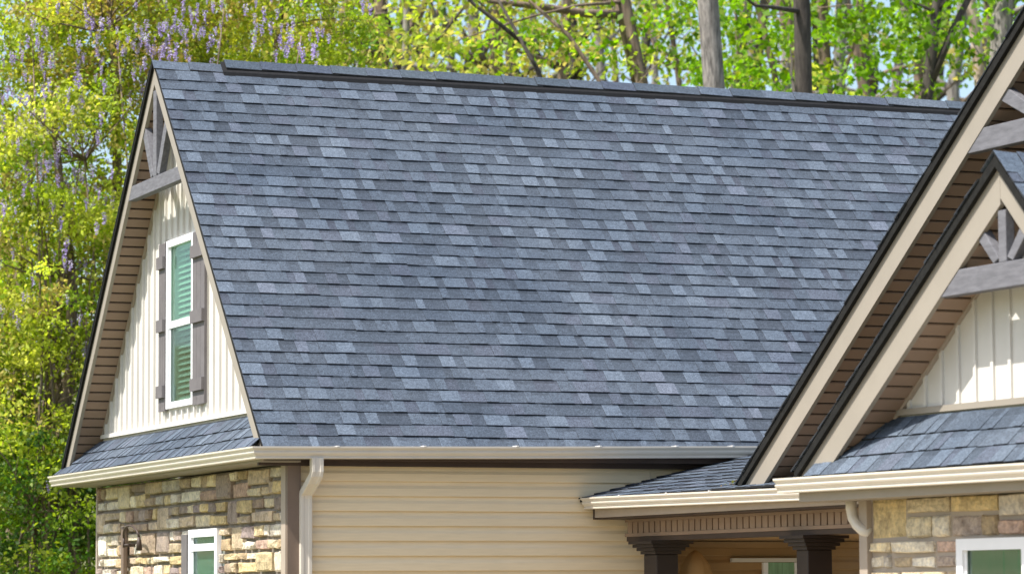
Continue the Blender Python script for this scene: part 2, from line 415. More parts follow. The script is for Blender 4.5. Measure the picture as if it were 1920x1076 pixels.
# ---- gable window with blind, shutters
def window(name, fr, x, y0, y1, z0, z1, rails, panes, depth=.075, fw=.055, mode='blind', label=None):
    """y0..y1, z0..z1: outer frame. x: wall face. rails: z centres of horizontal rails."""
    w = bpy.data.objects.new(name, None); link(w, house)
    if label: w['label'] = label
    zb = [z0] + [r for r in rails] + [z1]
    fr_b = MB()
    fr_b.box((x-.022, y0, z0), (x+.02, y0+fw, z1), fr).box((x-.022, y1-fw, z0), (x+.02, y1, z1), fr)
    fr_b.box((x-.022, y0+fw, z1-fw), (x+.02, y1-fw, z1), fr).box((x-.026, y0+fw, z0), (x+.02, y1-fw, z0+fw*.9), fr)
    fr_b.build('frame', M['white'], w)
    for rz in rails: MB().box((x-.012, y0+fw, rz-.028), (x+.018, y1-fw, rz+.028), fr).build('sash_rail', M['white'], w)
    ys = (y0+fw, y1-fw)
    edges = [z0+fw*.9] + [v for rz in rails for v in (rz-.028, rz+.028)] + [z1-fw]
    for k, g in enumerate(panes):
        a, b = edges[2*k], edges[2*k+1]
        MB().box((x+.006, ys[0]-.004, a-.004), (x+.010, ys[1]+.004, b+.004), fr).build('pane', M[g], w)
        sb = MB()
        for (p, q, s, t) in ((ys[0]-.002, ys[0]+.016, a-.002, b+.002), (ys[1]-.016, ys[1]+.002, a-.002, b+.002)): sb.box((x-.004, p, s), (x+.004, q, t), fr)
        sb.build('sash_stile', M['white'], w)
    # reveal and room behind
    d = x+depth; rv = MB()
    rv.box((x+.021, y0+fw-.02, z0), (d+.05, y0+fw-.004, z1), fr).box((x+.021, y1-fw+.004, z0), (d+.05, y1-fw+.02, z1), fr)
    rv.box((x+.021, y0, z1-fw+.004), (d+.05, y1, z1-fw+.02), fr).box((x+.021, y0, z0+fw*.9-.02), (d+.05, y1, z0+fw*.9-.004), fr)
    rv.build('reveal', M['white'], w)
    MB().box((d+.05, y0, z0), (d+.07, y1, z1), fr).build('room_backing', M['pale_room'] if mode != 'blind' else M['interior'], w)
    if mode == 'blind':
        z = z0+fw+.03
        V = []; n = 0
        while z < z1-fw-.01:
            mb = MB(); c, s = math.cos(.75), math.sin(.75); h = .03
            P = [(d-.014, z-.016), (d+.014, z+.016), (d+.014, z+.019), (d-.014, z-.013)]
            mb.prism([fr(px, ys[0]+.006, pz) for px, pz in P], Vector(fr(0, ys[1]-.006, 0))-Vector(fr(0, ys[0]+.006, 0)))
            mb.build('blind_slat', M['blind'], w); z += .047
    elif mode == 'curtain':  # pleated sheet added to carry the green tree reflection
        rows = []; nn = 40
        for k in range(nn+1):
            yy = ys[0]+(ys[1]-ys[0])*k/nn; off = .018*math.sin(k*1.9)+.01*math.sin(k*.7)
            rows.append((d+off, yy))
        V = [fr(px, yy, z0) for px, yy in rows] + [fr(px, yy, z1-fw) for px, yy in rows]
        Fc = [(k, k+1, nn+2+k, nn+1+k) for k in range(nn)]
        obj('curtain', V, Fc, M['curtain'], w, True)
    return w
window('window', W, XW, 2.515, 3.30, .432, 1.809, [1.115], ['glass_low', 'glass_up'], label='tall double-hung window with green-tinted glass and a white blind in the left gable')
def shutter(y0, y1, z0, z1, label):
    s = bpy.data.objects.new('shutter', None); link(s, house); s['label'] = label
    n = 3; w = (y1-y0)/n
    for k in range(n): MB().box(W(XW-.028, y0+k*w+.002, z0+R.uniform(0, .003)), W(XW-.006, y0+(k+1)*w-.002, z1)).build('board', M['shutter'], s)
    for zc in (.578, 1.12, 1.64):
        b = MB().box(W(XW-.052, y0+.004, zc-.05), W(XW-.0285, y1-.004, zc+.05)).build('crossbar', M['shutter'], s)
shutter(2.17, 2.508, .418, 1.80, 'grey plank shutter on the near side of the gable window')
shutter(3.307, 3.50, .418, 1.80, 'narrow grey plank shutter on the far side of the gable window')

# ---- timber trusses
def truss(fr, x, a_apex, z_apex, kb, kf, z_bot, z_top, brace_z, post_w, label, brace_span):
    t = bpy.data.objects.new('gable_truss', None); link(t, house); t['label'] = label
    def yb(z): return a_apex+(z_apex-z)/kb
    def yf(z): return a_apex-(z_apex-z)/kf
    dx = Vector(fr(x+.07, 0, 0))-Vector(fr(x, 0, 0))
    MB().prism([fr(x, yf(z_bot), z_bot), fr(x, yb(z_bot), z_bot), fr(x, yb(z_top), z_top), fr(x, yf(z_top), z_top)], dx).build('beam', M['timber'], t, bevel=.004)
    dx2 = Vector(fr(x+.06, 0, 0))-Vector(fr(x, 0, 0)); p = post_w/2
    MB().prism([fr(x+.003, a_apex-p, z_top), fr(x+.003, a_apex+p, z_top), fr(x+.003, a_apex+p, z_apex-.05), fr(x+.003, a_apex-p, z_apex-.05)], dx2*.97).build('king_post', M['timber'], t, bevel=.004)
    for s, k in ((1, kb), (-1, kf)):
        b0 = (a_apex+s*p*.9, z_top); b1 = (a_apex+s*brace_span, brace_z)
        d = Vector((b1[0]-b0[0], b1[1]-b0[1])).normalized(); nrm = Vector((-d.y, d.x))*post_w*.5
        if s < 0: nrm = -nrm
        P = [(b0[0]-nrm.x*.0+s*post_w*1.05, z_top), (b0[0], z_top), (b1[0]-nrm.x*-1, b1[1]+abs(nrm.y)), (b1[0]+nrm.x*-1+0, b1[1]-abs(nrm.y)) ]
        q0 = Vector((b0[0]+s*post_w*.45, z_top)); q1 = Vector(b1); wv = Vector((-(q1-q0).y, (q1-q0).x)).normalized()*post_w*.5
        P = [q0-wv, q0+wv, q1+wv, q1-wv]
        MB().prism([fr(x+.006, v.x, max(v.y, z_top) if i < 2 else v.y) for i, v in enumerate(P)], dx2*.94).build('brace', M['timber'], t, bevel=.004)
    return t
truss(W, .002, WID, RISE-FV, KM, KM, 2.174, 2.290, 2.70, .095, 'weathered grey timber truss in the tall left gable', .33)

# ---- stone veneer
SCOL = [(.62, .50, .28), (.54, .42, .20), (.68, .59, .40), (.44, .31, .15), (.36, .25, .16), (.28, .21, .165), (.24, .18, .165), (.60, .50, .30),
        (.54, .48, .38), (.62, .54, .40), (.46, .35, .20), (.58, .43, .17), (.34, .26, .20), (.40, .29, .18), (.50, .38, .24), (.66, .60, .47), (.48, .31, .22), (.66, .58, .42)]
def stones(name, fr, x, y0, y1, z0, z1, seed, holes=(), label=None):
    rr = random.Random(seed)
    wall = MB()
    ys = sorted({y0, y1} | {v for h in holes for v in h[:2]}); zs = sorted({0-Z0, z1} | {v for h in holes for v in h[2:]})
    for a, b in zip(ys[:-1], ys[1:]):
        for c, d in zip(zs[:-1], zs[1:]):
            if any(h[0]-1e-6 <= a and b <= h[1]+1e-6 and h[2]-1e-6 <= c and d <= h[3]+1e-6 for h in holes): continue
            wall.box((x, a, c), (x+.15, b, d), fr)
    wo = wall.build(name, M['mortar'], house)
    if label: wo['label'] = label
    rects = []
    z = z1
    while z > z0:
        H = rr.choice((.20, .22, .25, .17))
        y = y0
        while y < y1-.02:
            wdt = rr.uniform(.26, .54)
            if y1-(y+wdt) < .16: wdt = y1-y
            k = rr.random()
            if k < .22 and wdt < .45: rects.append((y, y+wdt, z-H, z))
            elif k < .62:
                f = rr.uniform(.38, .62); m = y+wdt*rr.uniform(.35, .65)
                rects.append((y, y+wdt, z-H*f, z))
                rects += [(y, m, z-H, z-H*f), (m, y+wdt, z-H, z-H*f)]
            else:
                f = rr.uniform(.4, .6); m = y+wdt*rr.uniform(.35, .65)
                rects += [(y, m, z-H*f, z), (m, y+wdt, z-H*f, z), (y, y+wdt, z-H, z-H*f)]
            y += wdt
        z -= H
    for (a, b, c, d) in rects:
        pieces = [(a, b, c, d)]
        for h in holes:
            np_ = []
            for (a_, b_, c_, d_) in pieces:
                if b_ <= h[0] or a_ >= h[1] or d_ <= h[2] or c_ >= h[3]: np_.append((a_, b_, c_, d_)); continue
                if a_ < h[0]-.04: np_.append((a_, h[0], c_, d_))
                if b_ > h[1]+.04: np_.append((h[1], b_, c_, d_))
                if d_ > h[3]+.03 and a_ >= h[0]-.04 and b_ <= h[1]+.04: np_.append((a_, b_, max(c_, h[3]), d_))
            pieces = np_
        for (a_, b_, c_, d_) in pieces:
            g = .008; j = lambda: rr.uniform(0, .011)
            P = [(a_+g+j(), c_+g+j()), ((a_+b_)/2+rr.uniform(-.02, .02), c_+g+j()*.7), (b_-g-j(), c_+g+j()), (b_-g-j(), (c_+d_)/2), (b_-g-j(), d_-g-j()),
                 ((a_+b_)/2+rr.uniform(-.02, .02), d_-g-j()*.7), (a_+g+j(), d_-g-j()), (a_+g+j(), (c_+d_)/2)]
            dep = rr.uniform(.026, .060); ce = (sum(p[0] for p in P)/8, sum(p[1] for p in P)/8)
            V = [fr(x+.002, *p) for p in P] + [fr(x-dep*.72, *p) for p in P]
            V += [fr(x-dep*rr.uniform(.9, 1.15), ce[0]+(p[0]-ce[0])*.86, ce[1]+(p[1]-ce[1])*.82) for p in P]
            V.append(fr(x-dep*rr.uniform(.9, 1.2), *ce))
            Fc = []
            for k in range(8):
                k2 = (k+1) % 8
                Fc += [(k, 8+k, 8+k2, k2), (8+k, 16+k, 16+k2, 8+k2), (16+k, 24, 16+k2)]
            me = mesh_data('stone', V, Fc, M['stone'])
            c0 = rr.choice(SCOL); kk = rr.uniform(.95, 1.4); gm = sum(c0)/3; tone(me, [[(v*.78+gm*.22)*kk for v in c0]]*len(Fc))
            inst('stone', me, Matrix.Identity(4), wo)
LWIN = (1.847, 2.63, -1.75, -.566)
stones('stone_wall', W, XW+.045, .235, 5.56, -1.30, -.135, 21, [LWIN])
window('window', W, XW, 1.847, 2.63, -1.75, -.566, [-.708], ['glass_low', 'glass_low'], depth=-.02, fw=.06, mode='plain', label='white framed window low in the sunlit stone wall')
# corner trims
MB().box(W(XW-.015, .135, -2.8), W(XW+.02, .24, -.133)).build('corner_trim', M['trim'], house)
MB().box(W(XW+.0, 5.56, -2.8), W(XW+.06, 5.60, -.133)).build('corner_trim', M['trim'], house)
MB().box(W(XW-.012, .095, -2.8), W(.335, .132, -.133)).build('corner_board', M['umber'], house)
# dark pipe and lamp bracket on the stone
MB().box(W(XW-.05, 4.51, -2.8), W(XW-.005, 4.58, -.50)).build('conduit', M['umber'], house, bevel=.01)
MB().box(W(XW-.03, 2.64, -1.9), W(XW-.002, 2.80, -.60)).build('shutter', M['shutter'], house)['label'] = 'grey-brown shutter beside the low window in the stone wall'
lb = MB(); pts = []
for k in range(11):
    a = math.pi*(1-k/10); pts.append(W(XW-.10-.02*math.sin(a), 4.05+.24*math.cos(a)*-1*-1, -.60+.10*math.sin(a)))
lb.tube(pts, [.010]*11, 6); lb.tube([pts[-1], (pts[-1][0], pts[-1][1], pts[-1][2]-.08)], [.010, .010], 6)
lb.tube([pts[0], (pts[0][0], pts[0][1], pts[0][2]-.05), (pts[0][0], pts[0][1], pts[0][2]-.11)], [.012, .022, .026], 8)
lb.tube([(pts[-1][0], pts[-1][1], pts[-1][2]-.06), W(XW, 4.29, -.66)], [.014, .014], 6)
lb.build('wall_lamp', M['brown'], house, True)['label'] = 'dark gooseneck lamp on the sunlit stone wall'

# ---- lap siding of the front wall
fw_ = MB().box(W(.30, .150, -2.8), W(6.5, .40, -.08)).build('front_wall', M['siding'], house)
EXS = .1095
def siding_mesh(L):
    V = []; P = [(0, 0), (-.020, -.001), (-.022, .004), (-.019, .055), (-.008, .078), (-.004, EXS-.002), (0, EXS-.002)]
    for xx in (0, L):
        for y_, z_ in P: V.append((xx, y_, z_))
    n = len(P); Fc = [(k, k+1, n+k+1, n+k) for k in range(n-1)] + [tuple(range(n))[::-1], tuple(range(n, 2*n))]
    return mesh_data('siding_board', V, [f[::-1] for f in Fc], M['siding'])
sm = siding_mesh(2.80); sm2 = siding_mesh(1.9); sm2.materials[0] = M['porch']  # same boards under the porch, recoloured with its shade
z = -.147-EXS
while z > -2.8:
    inst('siding_board', sm, Matrix.Translation(W(.337, .150, z)), fw_)
    if z < -.60: inst('siding_board', sm2, Matrix.Translation(W(3.14, .150, z)), fw_)
    z -= EXS
# ---- eave boards
MB().box(W(.01, .085, -.150), W(4.3, .118, -.060)).build('frieze_board', M['brown'], house)
MB().box(W(.0, -.018, -.128), W(.02, 5.85, .0)).build('pent_fascia', M['fascia'], house)
MB().box(W(.021, -.018, -.112), W(4.6, .004, -.02)).build('eave_fascia', M['brown'], house)
MB().box(W(.021, .005, -.128), W(XW+.06, 5.80, -.115)).build('pent_soffit', M['fascia'], house)
MB().box(W(.03, .0045, -.111), W(4.3, .084, -.10)).build('eave_soffit', M['brown'], house)

# ---- gutters
GP_OUT = [(0, 0), (0, -.088), (.064, -.088), (.070, -.086), (.0715, -.079), (.066, -.073), (.069, -.066), (.083, -.053), (.0875, -.043), (.087, -.039), (.082, -.034), (.085, -.025), (.098, -.015), (.1, -.011), (.1, 0)]
GP_IN = [(.084, .001), (.082, -.012), (.062, -.055), (.055, -.080), (.004, -.080), (.004, 0)]
GP = GP_OUT + GP_IN
def gutter(name, stations, parent=house):
    """stations: functions (out, dz) -> point, from one end to the other"""
    rings = [[s(o, z) for o, z in GP] for s in stations]
    mb = MB(); mb.loft(rings, True, False); n = len(GP); k = len(GP_OUT)
    mb.F.append(tuple(range(k))); mb.F.append(tuple((len(rings)-1)*n+i for i in range(k))[::-1])
    return mb.build(name, M['gutter'], parent)
ZG = -.022
g = gutter('gutter', [lambda o, z: W(3.93, -.02-o, z+ZG+.045), lambda o, z: W(2.0, -.02-o, z+ZG+.020), lambda o, z: W(-o, -.02-o, z+ZG), lambda o, z: W(-o, 3.0, z+ZG-.002), lambda o, z: W(-o, 5.975, z+ZG-.005)])
g['label'] = 'cream gutter wrapping the eave and skirt of the steep main roof'

def clips(g, places):
    for p, a in places:
        c_, s_ = math.cos(a), math.sin(a); f = lambda x, y, z, p=p, c_=c_, s_=s_: (p[0]+c_*x-s_*y, p[1]+s_*x+c_*y, p[2]+z)
        MB().box((-.009, -.006, -.004), (.009, .085, .004), f).build('hanger_clip', M['flash'], g)
clips(g, [(W(x_, -.118, ZG+.0115*x_+.001), 0) for x_ in (.55, 1.22, 1.95, 2.62, 3.25, 3.72)])

# ---- skirt roof under the left gable
def skirt(name, fr, ua, ub, xa, za, xb, zb, e, n, seed, ka=0, kb=0):
    d = Vector((xb-xa, zb-za)).normalized(); mb = MB()
    lo, hi_ = min(ua, ub), max(ua, ub); rz = zb-za
    r0 = [fr(xa, hi_, za), fr(xb, hi_-rz/ka, zb), fr(xb, hi_-rz/ka, zb-.05), fr(xa, hi_, za-.02)]
    r1 = [fr(xa, lo, za), fr(xb, lo+rz/kb, zb), fr(xb, lo+rz/kb, zb-.05), fr(xa, lo, za-.02)]
    mb.loft([r0, r1])
    o = mb.build(name, M['felt'], house)
    al = Vector(fr(0, -1, 0))-Vector(fr(0, 0, 0)); up = Vector(fr(d.x, 0, d.y))-Vector(fr(0, 0, 0))
    L = abs(ub-ua)
    lay_shingles(o, Vector(fr(xa-.02*d.x, max(ua, ub), za-.02*d.y))+al.cross(up).normalized()*.006, al, up, e, n, lambda i: (rz*(i+.2)/n)/ka, lambda i: L-(rz*min(1, (i+.75)/n))/kb, 0.0, seed, True)
    return o
skirt('skirt_roof', W, .0, 5.83, -.055, -.018, XW, .262, .126, 3, 31, KM, KM)['label'] = 'narrow shingled skirt roof under the tall left gable'
# small flashing where wall meets skirt

# ---- downspouts
def rect_tube(path, w, d, name, mat, parent=house, rib=True):
    rings = []
    for k, (p, ax, ay) in enumerate(path):
        p = Vector(p); ax = Vector(ax); ay = Vector(ay)
        prof = []
        for sx_, sy_ in ((-1, -1), (-.45, -1), (-.35, -.86), (.35, -.86), (.45, -1), (1, -1), (1, 1), (-1, 1)):
            prof.append(p+ax*(w/2*sx_)+ay*(d/2*sy_))
        rings.append(prof)
    return MB().loft(rings).build(name, mat, parent, False, .004)
ex = (1, 0, 0)
def dsp(x, y, z, a): return (W(x, y, z), ex, (0, math.cos(a), math.sin(a)))
pth = [dsp(.400, -.075, -.10, 0), dsp(.400, -.075, -.20, 0), dsp(.396, -.068, -.225, .35), dsp(.384, -.03, -.27, .6), dsp(.372, .055, -.335, .6), dsp(.366, .082, -.36, .25), dsp(.366, .088, -.39, 0), dsp(.366, .088, -2.7, 0)]
rect_tube(pth, .088, .062, 'downspout', M['spout'])['label'] = 'cream ribbed downspout with an offset elbow at the front corner'

# ------------------------------------------------------------------ porch wing
# wing: small gable in front
AU, AZ_, KB, KF = -2.372, 1.198, .724, 1.0
FV2 = .205; XF = .10; XWW = .345
def bz(u): return AZ_-(u-AU)*KB if u > AU else AZ_-(AU-u)*KF
UB_, UF_ = -.168, AU-(AZ_+.398)/KF
mb = MB(); TH2 = .05
prof = [(UB_+.03, bz(UB_+.03)), (AU, AZ_), (UF_-.03, bz(UF_-.03)), (UF_-.03, bz(UF_-.03)+.055), (AU, AZ_+.06), (UB_+.03, bz(UB_+.03)+.055)]
mb.prism([T(XF-.031, u, z) for u, z in prof][::-1], Vector(T(2.6, 0, 0))-Vector(T(XF-.031, 0, 0)))
wing_roof = mb.build('wing_roof', M['felt'], house); wing_roof['label'] = 'shingled roof of the small front gable on the porch wing'
UPW = Vector(T(0, 1, KF))-Vector(T(0, 0, 0)); ALW = Vector(T(1, 0, 0))-Vector(T(0, 0, 0)); UPWn = UPW.normalized()
SLW = math.hypot(AU-UF_, AZ_+.398)
lay_shingles(wing_roof, Vector(T(XF-.035, UF_-.02, -.398-.02+.068))+ALW.cross(UPWn).normalized()*.004, ALW, UPWn, .135, int(SLW/.135), lambda i: 0.0, lambda i: 2.3, 0.0, 41)
for i in range(19):                                        # ragged shingle edge of the far slope
    UPk = Vector((0, -1, KB)).normalized()
    ul = UB_+.05+UPk.y*i*.135; zl = bz(UB_+.05)+.06+UPk.z*i*.135
    if ul < AU+.05: break
    ax = Vector(T(-1, 0, 0))-Vector(T(0, 0, 0)); uy = Vector(T(0, UPk.y, UPk.z))-Vector(T(0, 0, 0)); nz = ax.cross(uy)
    p = Vector(T(XF-.038+.4+R.uniform(-.006, .004), ul, zl))
    inst('shingle', strip(.4, .135, i % 4), Matrix(((ax.x, uy.x, nz.x, p.x), (ax.y, uy.y, nz.y, p.y), (ax.z, uy.z, nz.z, p.z), (0, 0, 0, 1))), wing_roof)
def wing_caps(root, fr, u, z, x0, x1, kb, kf):
    x = x0
    while x < x1:
        w = .13; rr = R; c = [k*rr.uniform(.97, 1.04) for k in rr.choice(TONES[2:5])]; L = .2
        V = []
        for xx, dz in ((x, .012), (x+L, 0)):
            for uu, zz in ((u+w, z-w*kb), (u, z), (u-w, z-w*kf)): V.append(fr(xx, uu, zz+dz))
            for uu, zz in ((u+w, z-w*kb), (u, z), (u-w, z-w*kf)): V.append(fr(xx, uu, zz+dz-.01))
        Fc = [(0, 1, 7, 6), (1, 2, 8, 7), (3, 9, 10, 4), (4, 10, 11, 5), (0, 3, 4, 1), (1, 4, 5, 2), (6, 7, 10, 9), (7, 8, 11, 10), (0, 6, 9, 3), (2, 5, 11, 8)]
        me = mesh_data('ridge_cap', V, Fc, M['shingle']); tone(me, [c]*4+[[.02]*3]*6); inst('ridge_cap', me, Matrix.Identity(4), root); x += .15
wing_caps(wing_roof, T, AU, AZ_+.078, XF-.040, 1.6, KB, KF)
fascia('rake_fascia', T, XF, XF+.03, (UB_, bz(UB_)), (AU, AZ_), FV2)
fascia('rake_fascia', T, XF+.0015, XF+.0315, (UF_, -.398), (AU, AZ_), .17)
SO2 = FV2-.035
rake_soffit('rake_soffit', T, XF+.032, XWW+.01, (UB_-.10, bz(UB_-.10)-SO2), (AU+.02, AZ_-.02*KB-SO2), .112)
rake_soffit('rake_soffit', T, XF+.032, XWW+.01, (UF_+.10, bz(UF_+.10)-.135), (AU-.02, AZ_-.02*KF-.135), .112)
zt2 = lambda u: bz(u)-(SO2 if u > AU else .135)+.01
xw2 = XWW+.012
mb = MB(); mb.prism([T(xw2, u, z) for u, z in ((UB_-.28, -.15), (UB_-.28, zt2(UB_-.28)), (AU, AZ_-SO2), (UF_+.25, zt2(UF_+.25)), (UF_+.25, -.15))], Vector(T(.12, 0, 0))-Vector(T(0, 0, 0)))
wing_wall = mb.build('gable_wall', M['cream'], house)
u = -.65
while u > UF_+.3:
    z1 = min(zt2(u-.022), zt2(u+.022))-.004
    if z1 > -.01: MB().box((XWW-.004, u-.014, -.034), (xw2, u+.014, z1), T).build('batten', M['cream'], wing_wall)
    u -= .1765
MB().box((XWW-.018, UF_+.6, -.072), (xw2, UB_-.50, -.036), T).build('base_trim', M['fascia'], wing_wall)
for ua, ub in ((UB_-.5, AU), (UF_+.4, AU)):
    MB().prism([T(XWW-.014, ua, zt2(ua)-.012), T(XWW-.014, ub, zt2(ub)-.012), T(XWW-.014, ub, zt2(ub)-.05), T(XWW-.014, ua, zt2(ua)-.05)], Vector(T(.024, 0, 0))-Vector(T(0, 0, 0))).build('rake_trim', M['trim'], wing_wall)
truss(T, XF+.004, AU, AZ_-FV2+.02, KB, KF, .540, .680, .885, .075, 'grey timber truss in the small front gable of the porch wing', .25)
skirt('skirt_roof', T, -.30, UF_+.15, .045, -.402, XWW, -.088, .14, 3, 51, KB, KF)['label'] = 'narrow shingled skirt roof under the small front gable'
g2 = gutter('gutter', [lambda o, z: T(XF-o, .0, z-.409), lambda o, z: T(XF-o, -2.7, z-.416), lambda o, z: T(XF-o, UF_-.1, z-.42)])
g2['label'] = 'cream gutter along the skirt roof of the small front gable'
MB().box((XF, UF_-.05, -.552), (XF+.02, -.14, -.40), T).build('skirt_fascia', M['fascia'], house)
MB().box((XF+.021, UF_-.03, -.552), (XWW+.05, -.15, -.539), T).build('skirt_soffit', M['fascia'], house)
# stone base of the wing with its window
RWIN = (-2.235, -1.513, -1.95, -.796)
stones('stone_wall', T, XWW+.045, UF_+.35, -.533, -1.30, -.541, 77, [RWIN])
window('window', T, XWW, -2.235, -1.513, -1.95, -.796, [], ['glass_low'], depth=.04, fw=.065, mode='curtain', label='white framed window with green curtain in the shaded stone of the porch wing')
MB().box((XWW-.015, -.535, -2.8), (XWW+.02, -.445, -.541), T).build('corner_trim', M['trim'], house)
MB().box((XWW+.021, UF_+.4, -2.8), (2.4, -.46, -.56), T).build('wing_side_wall', M['trim'], house)
# small downspout elbow behind the wing corner
pts = [T(.32, -.375, -.535), T(.32, -.375, -.593), T(.32, -.395, -.651), T(.325, -.435, -.695), T(.335, -.48, -.725), T(.36, -.53, -.748)]
MB().tube(pts, [.034]*6, 12).build('downspout', M['spout'], house, True)['label'] = 'curved cream downspout elbow tucked against the wing corner'

# wing: big porch gable behind
XB = 1.247; BA, BKB = -1.05, .7436; BAZ = -.364+(2.627-BA)*BKB
def bz3(u): return BAZ-abs(u-BA)*BKB
prof = [(2.66, bz3(2.66)), (BA, BAZ), (2*BA-2.66, bz3(2.66)), (2*BA-2.66, bz3(2.66)+.055), (BA, BAZ+.06), (2.66, bz3(2.66)+.055)]
mb = MB(); mb.prism([T(XB-.031, u, z) for u, z in prof][::-1], Vector(T(6.0, 0, 0))-Vector(T(XB-.031, 0, 0)))
porch_gable = mb.build('porch_gable_roof', M['felt'], house); porch_gable['label'] = 'large porch gable roof with dark shingle edge at the right'
for i in range(40):
    UPk = Vector((0, -1, BKB)).normalized()
    ul = 2.69+UPk.y*i*.135; zl = bz3(2.69)+.06+UPk.z*i*.135
    if ul < BA+.03: break
    ax = Vector(T(-1, 0, 0))-Vector(T(0, 0, 0)); uy = Vector(T(0, UPk.y, UPk.z))-Vector(T(0, 0, 0)); nz = ax.cross(uy)
    p = Vector(T(XB-.038+1.0+R.uniform(-.008, .004), ul, zl))
    inst('shingle', strip(1.0, .135, i % 22), Matrix(((ax.x, uy.x, nz.x, p.x), (ax.y, uy.y, nz.y, p.y), (ax.z, uy.z, nz.z, p.z), (0, 0, 0, 1))), porch_gable)
fascia('rake_fascia', T, XB, XB+.03, (2.627, -.364), (BA, BAZ), .195)
fascia('rake_fascia', T, XB+.0015, XB+.0315, (2*BA-2.627, -.364), (BA, BAZ), .195)
rake_soffit('rake_soffit', T, XB+.032, 2.62, (2.50, bz3(2.50)-.16), (BA+.02, BAZ-.02*BKB-.16), .112)
rake_soffit('rake_soffit', T, XB+.032, 2.62, (2*BA-2.50, bz3(2.50)-.16), (BA-.02, BAZ-.02*BKB-.16), .112)
mb = MB(); mb.prism([T(2.6, 2.4, -.2), T(2.6, 2.4, bz3(2.4)-.15), T(2.6, BA, BAZ-.15), T(2.6, 2*BA-2.4, bz3(2.4)-.15), T(2.6, 2*BA-2.4, -.2)], Vector(T(.1, 0, 0))-Vector(T(0, 0, 0)))
mb.build('porch_gable_wall', M['cream'], house)
truss(T, XB+.004, BA, BAZ-.18, BKB, BKB, 1.588, 1.727, 1.925, .10, 'grey timber truss in the large porch gable at the upper right', .42)
# porch roof between the main wall and the big gable
mb = MB(); PSL = .248
o_ = mb.prism([T(1.165, -.30, -.385), T(2.75, -.30, -.385+PSL*1.585), T(2.75, -.30, -.45+PSL*1.585), T(1.165, -.30, -.405)], Vector(T(0, 5.04, 0))-Vector(T(0, -.30, 0))).build('porch_roof', M['felt'], house)
o_['label'] = 'low shingled porch roof tucked under the main eave'
dP = Vector((1, PSL)).normalized(); alP = Vector(T(0, -1, 0))-Vector(T(0, 0, 0)); upP = Vector(T(dP.x, 0, dP.y))-Vector(T(0, 0, 0))
lay_shingles(o_, Vector(T(1.15, 5.03, -.389))+alP.cross(upP).normalized()*.006, alP, upP, .135, 12, lambda i: 0.0, lambda i: 3.6, 0.0, 61)
g3 = gutter('gutter', [lambda o, z: T(XB-o, 5.0, z-.369), lambda o, z: T(XB-o, 2.0, z-.393), lambda o, z: T(XB-o, -.1, z-.41)])
g3['label'] = 'cream gutter along the low porch roof'
clips(g3, [(T(XB-.098, u_, -.369-(5.0-u_)*.008+.002), PHI-math.pi/2) for u_ in (4.35, 3.6, 2.95)])
MB().box((XB, -.15, -.522), (XB+.022, 4.955, -.40), T).build('porch_fascia', M['trim'], house)
MB().box((XB-.002, 4.956, -.535), (1.5, 4.985, -.40), T).build('fascia_return', M['brown'], house)
MB().box((XB+.023, -.15, -.534), (1.52, 4.955, -.522), T).build('porch_soffit', M['brown'], house)
fz = MB().box((1.512, -.40, -.66), (1.68, 4.93, -.535), T).build('porch_frieze', M['brown'], house)
MB().box((1.488, -.40, -.665), (1.511, 4.935, -.640), T).build('bottom_rail', M['soffit'], fz)
MB().box((1.488, -.40, -.556), (1.511, 4.935, -.536), T).build('top_rail', M['soffit'], fz)
u = 4.86; 
while u > -.3:
    MB().box((1.492, u-.036, -.639), (1.511, u+.036, -.557), T).build('slat', M['soffit'], fz); u -= .0905
MB().box((1.50, -.40, -.70), (1.70, 4.93, -.661), T).build('porch_beam', M['brown'], house)
MB().box((1.70, -.30, -.69), (3.6, 4.9, -.675), T).build('porch_ceiling', M['porch'], house)
def column(u0, u1, x0, x1, label):
    c = bpy.data.objects.new('porch_column', None); link(c, house); c['label'] = label
    MB().box((x0, u0, -2.8), (x1, u1, -.80), T).build('shaft', M['column'], c, bevel=.006)
    for k, (dz0, dz1, e) in enumerate(((-.80, -.775, .018), (-.775, -.75, .040), (-.75, -.725, .062), (-.725, -.701, .085))):
        MB().box((x0-e, u0-e, dz0), (x1+e, u1+e, dz1-.0015), T).build('capital_moulding', M['column'], c)
column(4.44, 4.65, 1.50, 1.68, 'dark brown square porch column nearest the tan siding')
column(2.20, 2.36, 1.50, 1.69, 'dark brown square porch column beside the stone wing')
# porch back: wall trim, window, dark side wall
MB().box((2.4, -.30, -2.8), (2.5, 1.95, -.69), T).build('porch_side_wall', M['porch'], house)
MB().box((2.38, 1.60, -2.8), (2.399, 1.64, -.69), T).build('side_wall_trim', M['brown'], house)
MB().box(W(3.35, .095, -.745), W(4.95, .130, -.70)).build('wall_band', M['porch'], house)
pw = bpy.data.objects.new('window', None); link(pw, house); pw['label'] = 'shaded window with a pale head board under the porch roof'
MB().box(W(3.80, .085, -.855), W(4.38, .130, -.825)).build('head_board', M['cream'], pw)
MB().box(W(4.07, .10, -2.2), W(4.11, .130, -.858)).build('frame', M['white'], pw)
MB().box(W(4.34, .10, -2.2), W(4.38, .130, -.858)).build('frame', M['white'], pw)
MB().box(W(4.11, .115, -2.2), W(4.34, .128, -.858)).build('pane', M['curtain'], pw)  # pane with the green reflection put into its colour

